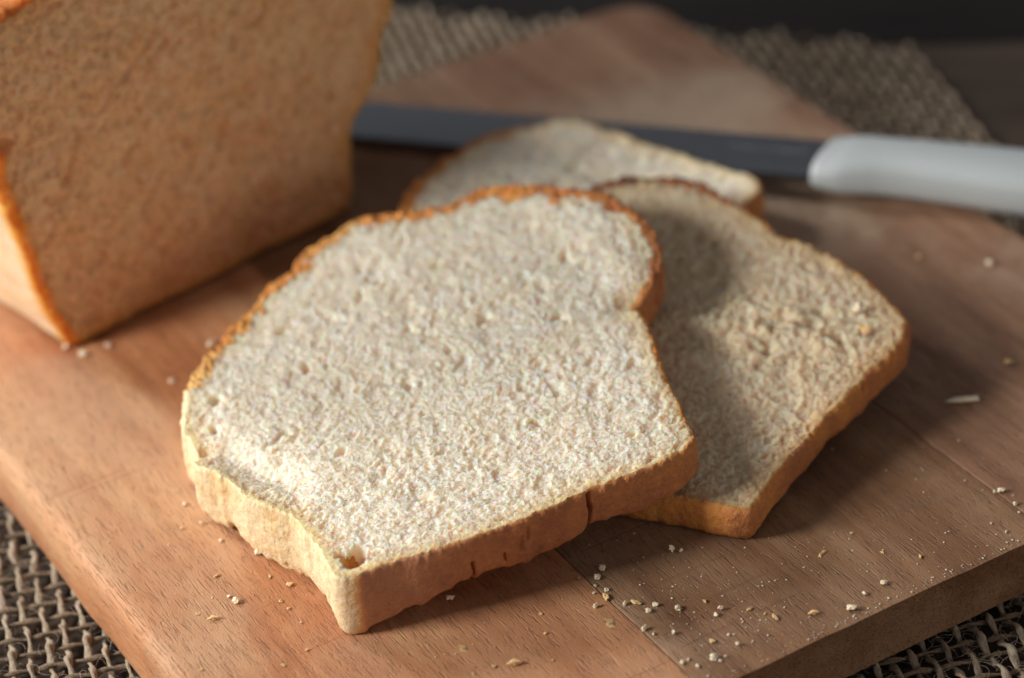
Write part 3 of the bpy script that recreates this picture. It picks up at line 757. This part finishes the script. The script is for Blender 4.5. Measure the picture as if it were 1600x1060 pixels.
# worn etched maker's mark, illegible
rk = random.Random(8); V = []; F = []
s = -3.4
while s < -1.2:
    wd = rk.uniform(.08, .2); hh = rk.uniform(.10, .22); a0 = .15 + rk.uniform(-.05, .05)
    b = len(V)
    for ds, da in ((0, 0), (wd, 0), (wd, hh), (0, hh)):
        a = a0 + da; zc = 0.48 + .42 * (s + ds + 17) / 17.6 + .083 + a * .06 + .004
        V.append(kmap(s + ds, a, zc))
    F.append((b, b + 1, b + 2, b + 3)); s += wd + rk.uniform(.05, .12)
link('etched_mark', mesh_data('etched_mark', np.array(V) * CM, F, M_ETCH, smooth=False), blade)
# handle: lofted rounded sections (s, centre across, half width, centre z, half height)
sec = [(-.42, -.05, 1.05, 1.08, .50), (-.40, -.06, 1.22, 1.07, .62), (-.30, -.08, 1.32, 1.06, .68), (0.0, -.09, 1.36, 1.05, .72), (.35, -.07, 1.40, 1.04, .82), (.8, -.01, 1.33, 1.03, .88), (1.4, .06, 1.22, 1.02, .91), (2.2, .09, 1.17, 1.02, .94), (3.6, .06, 1.22, 1.03, .97), (5.2, .0, 1.32, 1.04, 1.0), (7.0, -.04, 1.38, 1.04, 1.0), (9.0, -.02, 1.30, 1.03, .98), (10.6, -.06, 1.34, 1.03, .98), (11.5, -.12, 1.25, 1.02, .93), (11.95, -.14, 1.02, 1.02, .75), (12.1, -.14, .7, 1.02, .5)]
sec = np.array(sec) * np.array([1, 1, .86, .82, .82]); kk = 36; th = np.linspace(0, 2 * np.pi, kk, endpoint=False)
ss = np.concatenate([np.linspace(sec[i, 0], sec[i + 1, 0], 5)[:-1] for i in range(len(sec) - 1)] + [sec[-1:, 0]])
si = [np.interp(ss, sec[:, 0], sec[:, c]) for c in range(1, 5)]
ker = np.array([.25, .5, .25])
for c in range(4):
    for _ in range(2):
        q = si[c].copy(); q[1:-1] = np.convolve(si[c], ker, 'valid'); si[c] = q
V = []
for q in range(len(ss)):
    ce = np.sign(np.cos(th)) * np.abs(np.cos(th)) ** .75; se = np.sign(np.sin(th)) * np.abs(np.sin(th)) ** .75
    rake = .28 * max(0.0, 1 - (ss[q] + .42) / 1.6)                     # front end slants back towards the spine
    for a_, z_ in zip(si[0][q] + si[1][q] * ce, si[2][q] + si[3][q] * se):
        V.append(kmap(ss[q] + rake * (a_ / 1.3), a_, z_))
V = np.array(V); n = len(ss) - 1
i = np.arange(n)[:, None] * kk; j = np.arange(kk)[None]
F = np.stack([i + j, i + (j + 1) % kk, i + kk + (j + 1) % kk, i + kk + j], -1).reshape(-1, 4).tolist() + [list(range(kk))[::-1], list(range(n * kk, n * kk + kk))]
link('handle', mesh_data('handle', V * CM, F, M_PLASTIC), knife)

# ------------------------------------------------------------------ crumbs on the board
def bit_mesh(seed, flat, mat_, sub=2):
    import bmesh
    bm = bmesh.new(); bmesh.ops.create_icosphere(bm, subdivisions=sub, radius=1)
    co = np.array([v.co for v in bm.verts])
    r = 1 + .75 * vnoise(co[:, 0] * 1.5 + seed, co[:, 1] * 1.3, co[:, 2] * 1.3, seed=seed) + .45 * vnoise(co[:, 0] * 3.1, co[:, 1] * 3.1 + seed, co[:, 2] * 3.1, seed=seed + 1)
    rs = np.random.RandomState(seed); sx = rs.uniform(.7, 1.25)
    co = co * r[:, None] * np.array([sx, 1 / sx, flat])
    co[:, 2] -= co[:, 2].min() + .06
    me = bpy.data.meshes.new('crumb_bit')
    for v, c in zip(bm.verts, co): v.co = c
    bm.to_mesh(me); bm.free(); me.materials.append(mat_)
    return me
BW = [bit_mesh(s, .7, M_BITW) for s in range(6)]; BB = [bit_mesh(20 + s, .55, M_BITB) for s in range(4)]; BF = [bit_mesh(40 + s, .22, M_BITB) for s in range(3)]
rc_ = random.Random(12)
# measured positions on the board (cm): x, y, radius, kind, zone
BITS = [(-3.65, -10.31, 0.083, 'w', 'c'), (-3.94, -10.51, 0.069, 'w', 'c'), (-4.02, -11.07, 0.048, 'w', 'c'), (-4.18, -11.31, 0.082, 'b', 'c'), (-4.59, -11.45, 0.061, 'w', 'c'), (-3.96, -11.8, 0.055, 'w', 'c'), (-3.72, -11.92, 0.068, 'b', 'c'), (-3.37, -12.26, 0.061, 'w', 'c'), (-3.63, -12.36, 0.068, 'w', 'c'), (-3.0, -12.68, 0.075, 'w', 'c'), (-1.83, -10.73, 0.091, 'w', 'c'), (-1.63, -10.87, 0.049, 'w', 'c'), (-4.11, -12.87, 0.067, 'w', 'c'), (-4.01, -13.14, 0.037, 'w', 'c'), (-3.61, -13.41, 0.054, 'w', 'c'), (-2.17, -13.32, 0.061, 'w', 'c'), (-2.38, -13.43, 0.054, 'w', 'c'), (-1.59, -13.73, 0.044, 'b', 'c'), (-3.02, -14.19, 0.06, 'b', 'c'), (-2.61, -14.64, 0.053, 'w', 'c'), (-3.35, -14.71, 0.079, 'w', 'c'), (-4.03, -14.41, 0.046, 'w', 'c'), (-3.87, -14.42, 0.036, 'w', 'c'), (-3.82, -14.75, 0.036, 'w', 'c'), (-6.13, -11.59, 0.037, 'b', 'c'), (-7.79, -11.92, 0.043, 'b', 'c'), (-5.82, -10.9, 0.034, 'b', 'c'), (-4.15, -10.77, 0.038, 'w', 'c'), (-4.33, -10.98, 0.034, 'w', 'c'), (-2.29, -12.84, 0.037, 'b', 'c'), (-1.38, -14.08, 0.034, 'b', 'c'), (-6.5, -12.53, 0.03, 'b', 'c'), (-3.27, -14.89, 0.04, 'w', 'c'), (-3.08, -14.84, 0.033, 'w', 'c'), (-2.0, -14.02, 0.034, 'b', 'c'), (-2.55, -14.21, 0.03, 'w', 'c'), (-11.78, -6.1, 0.073, 'w', 'l'), (-11.83, -5.77, 0.043, 'w', 'l'), (-10.43, -4.62, 0.088, 'w', 'l'), (-10.85, -6.69, 0.043, 'b', 'l'), (-10.37, -6.26, 0.067, 'b', 'l'), (-11.72, -4.85, 0.044, 'b', 'l'), (-11.1, -2.63, 0.052, 'w', 'l'), (-11.07, -1.61, 0.045, 'w', 'l'), (-11.58, -2.53, 0.045, 'w', 'l'), (-10.99, -3.59, 0.048, 'w', 'l'), (-11.92, -8.91, 0.035, 'b', 'l'), (-10.82, -7.07, 0.036, 'b', 'l'), (-13.64, -7.9, 0.035, 'b', 'l'), (-10.62, -5.66, 0.04, 'b', 'l'), (-11.18, -8.74, 0.029, 'b', 'l'), (-1.28, -14.34, 0.058, 'b', 'r'), (1.68, -14.84, 0.064, 'w', 'r'), (-1.59, -13.74, 0.048, 'b', 'r'), (3.06, -14.52, 0.041, 'b', 'r'), (2.27, -12.77, 0.036, 'b', 'r'), (6.39, -13.62, 0.078, 'w', 'r'), (6.24, -13.55, 0.042, 'w', 'r'), (6.34, -14.23, 0.047, 'w', 'r'), (1.03, -14.87, 0.053, 'w', 'r'), (2.4, -13.84, 0.033, 'b', 'r'), (5.34, -14.49, 0.03, 'w', 'r'), (5.41, -14.99, 0.033, 'w', 'r'), (6.2, -14.56, 0.028, 'w', 'r'), (-7.12, 4.88, 0.092, 'w', 'n'), (-9.58, 6.62, 0.083, 'w', 'n'), (-10.36, 6.62, 0.101, 'w', 'n'), (-10.62, 7.31, 0.083, 'w', 'n'), (-8.88, 3.87, 0.063, 'w', 'n'), (10.37, -9.21, 0.097, 'b', 'r'), (11.85, -3.48, 0.075, 'b', 'r'), (13.23, -5.0, 0.093, 'w', 'r')]
ZL = {('w', 'c'): ('tiny pale crumb in the cluster on the board right of the front slice', 'pale crumbs of the front cluster'),
      ('b', 'c'): ('tiny golden crust crumb on the bare wood in front of the slices', 'golden crumbs before the slices'),
      ('w', 'l'): ('tiny pale crumb on the wood left of the front slice', 'pale crumbs left of the front slice'),
      ('b', 'l'): ('tiny golden crumb on the wood below the torn left corner of the front slice', 'golden crumbs left of the front slice'),
      ('w', 'r'): ('tiny pale crumb on the board near its right edge', 'pale crumbs near the right edge'),
      ('b', 'r'): ('tiny golden crumb on the darker right half of the board', 'golden crumbs on the right half'),
      ('w', 'n'): ('out-of-focus pale crumb at the foot of the loaf', 'crumbs at the foot of the loaf')}
def bit(me, x, y, r, rz, tilt=0.0, z=0.0, sc3=(1, 1, 1)):
    o = link('bread_crumb', me, None, (x * CM, y * CM, z * CM)); o.scale = [r * CM * q for q in sc3]; o.rotation_euler = (tilt, 0, rz)
    return o
for x, y, r, k, zn in BITS:
    o = bit((BW if k == 'w' else BB)[rc_.randrange(6 if k == 'w' else 4)], x, y, r * 1.05, rc_.uniform(0, 6.28))
    tag(o, ZL[(k, zn)][0], 'bread crumb', ZL[(k, zn)][1])
tag(bit(BF[1], -12.75, -5.91, 0.056, 1.0, 0.25, 0, (1, 1, 1)), 'flat brown crust flake lying left of the front slice beside a round crumb', 'bread crumb')
tag(bit(BB[1], -12.53, -6.35, 0.079, 1.0, 0, 0, (1, 1, 1)), 'round golden crumb on the wood left of the front slice, biggest there', 'bread crumb')
tag(bit(BF[0], -8.05, -10.92, 0.114, 1.0, 0.25, 0, (1, 1, 1)), 'thin pale brown crust flake alone on the orange wood at the bottom', 'bread crumb')
tag(bit(BB[1], -7.33, -12.13, 0.093, 1.0, 0, 0, (1, 1, 1)), 'golden crumb near the bottom edge with a dark shadow, right of the thin flake', 'bread crumb')
tag(bit(BF[0], -4.64, -12.2, 0.149, 1.0, 0.25, 0, (1, 1, 1)), 'wide flat golden flake lying on the seam between the two planks', 'bread crumb')
tag(bit(BW[2], 0.4, -15.17, 0.1, 1.0, 0, 0, (1, 1, 1)), 'largest white crumb sitting on the very edge of the board', 'bread crumb')
tag(bit(BB[1], -0.41, -14.76, 0.071, 1.0, 0, 0, (1, 1, 1)), 'round golden crumb near the board edge, left of the largest white crumb', 'bread crumb')
tag(bit(BF[0], 1.15, -13.0, 0.12, 0.3, 0.25, 0, (1.2, .4, 1.4)), 'long dry crust sliver on the darker wood right of the slices', 'bread crumb')
tag(bit(BW[4], 8.15, -9.87, 0.224, -0.5, 0, 0, (1.6, .45, .3)), 'long pale flake in the shadow right of the middle slice', 'bread crumb')
tag(bit(BW[2], -7.51, -9.38, 0.085, 1.0, 0, 0.25, (1, 1, 1)), 'white crumb clinging under the front crust of the front slice', 'bread crumb')
tag(bit(BB[2], 6.35, -7.95, .16, .4, 0, h2(6.35, -7.95) + .03), 'orange crust crumb stuck on the middle slice', 'bread crumb')
tag(bit(BW[3], 6.75, -7.2, .17, .4, 0, h2(6.75, -7.2) + .03), 'white crumb standing on the middle slice near its right edge', 'bread crumb')
# dust of far smaller crumbs: beyond counting
rs = np.random.RandomState(5); V = []; F = []
def speck(x, y, r):
    b = len(V); a = rs.uniform(0, 6.28); q = rs.uniform(.6, 1.4, 6)
    for i_, (dx, dy, dz) in enumerate(((1, 0, .3), (0, 1, .3), (-1, 0, .3), (0, -1, .3), (.1, .1, 1.0), (0, 0, -.1))):
        c_, s_ = math.cos(a), math.sin(a)
        V.append(((x + r * q[i_] * (dx * c_ - dy * s_)) * CM, (y + r * q[i_] * (dx * s_ + dy * c_)) * CM, (r * q[i_] * dz + .01) * CM))
    for i_ in range(4):
        F.append((b + i_, b + (i_ + 1) % 4, b + 4)); F.append((b + (i_ + 1) % 4, b + i_, b + 5))
for cx_, cy_, sx_, sy_, n_ in ((-2.6, -11.8, .9, 1.0, 130), (-1.9, -14.3, .9, .8, 190), (-.6, -13.2, 2.2, 1.0, 120), (3.8, -14.6, 2.0, .8, 90), (-10.8, -7.6, 1.0, 2.6, 70), (-8.5, -11.5, 2.2, 1.6, 60), (6.5, -11.5, 2.0, 1.6, 60), (-11.5, -1.5, .9, 2.5, 30)):
    for _ in range(int(n_ * .4)):
        x, y = cx_ + rs.normal() * sx_, cy_ + rs.normal() * sy_
        if y > BY0 + .15 and x > BX0 + .3: speck(x, y, .014 + .022 * rs.rand() ** 2)
for _ in range(110):
    speck(rs.uniform(-3.5, 8), BY0 + .10 + abs(rs.normal()) * .10, .014 + .025 * rs.rand() ** 2)
tag(link('crumb_dust', mesh_data('crumb_dust', V, F, M_BITW, smooth=False)), 'fine dust of bread crumbs scattered over the cutting board', 'crumb dust', kind='stuff')
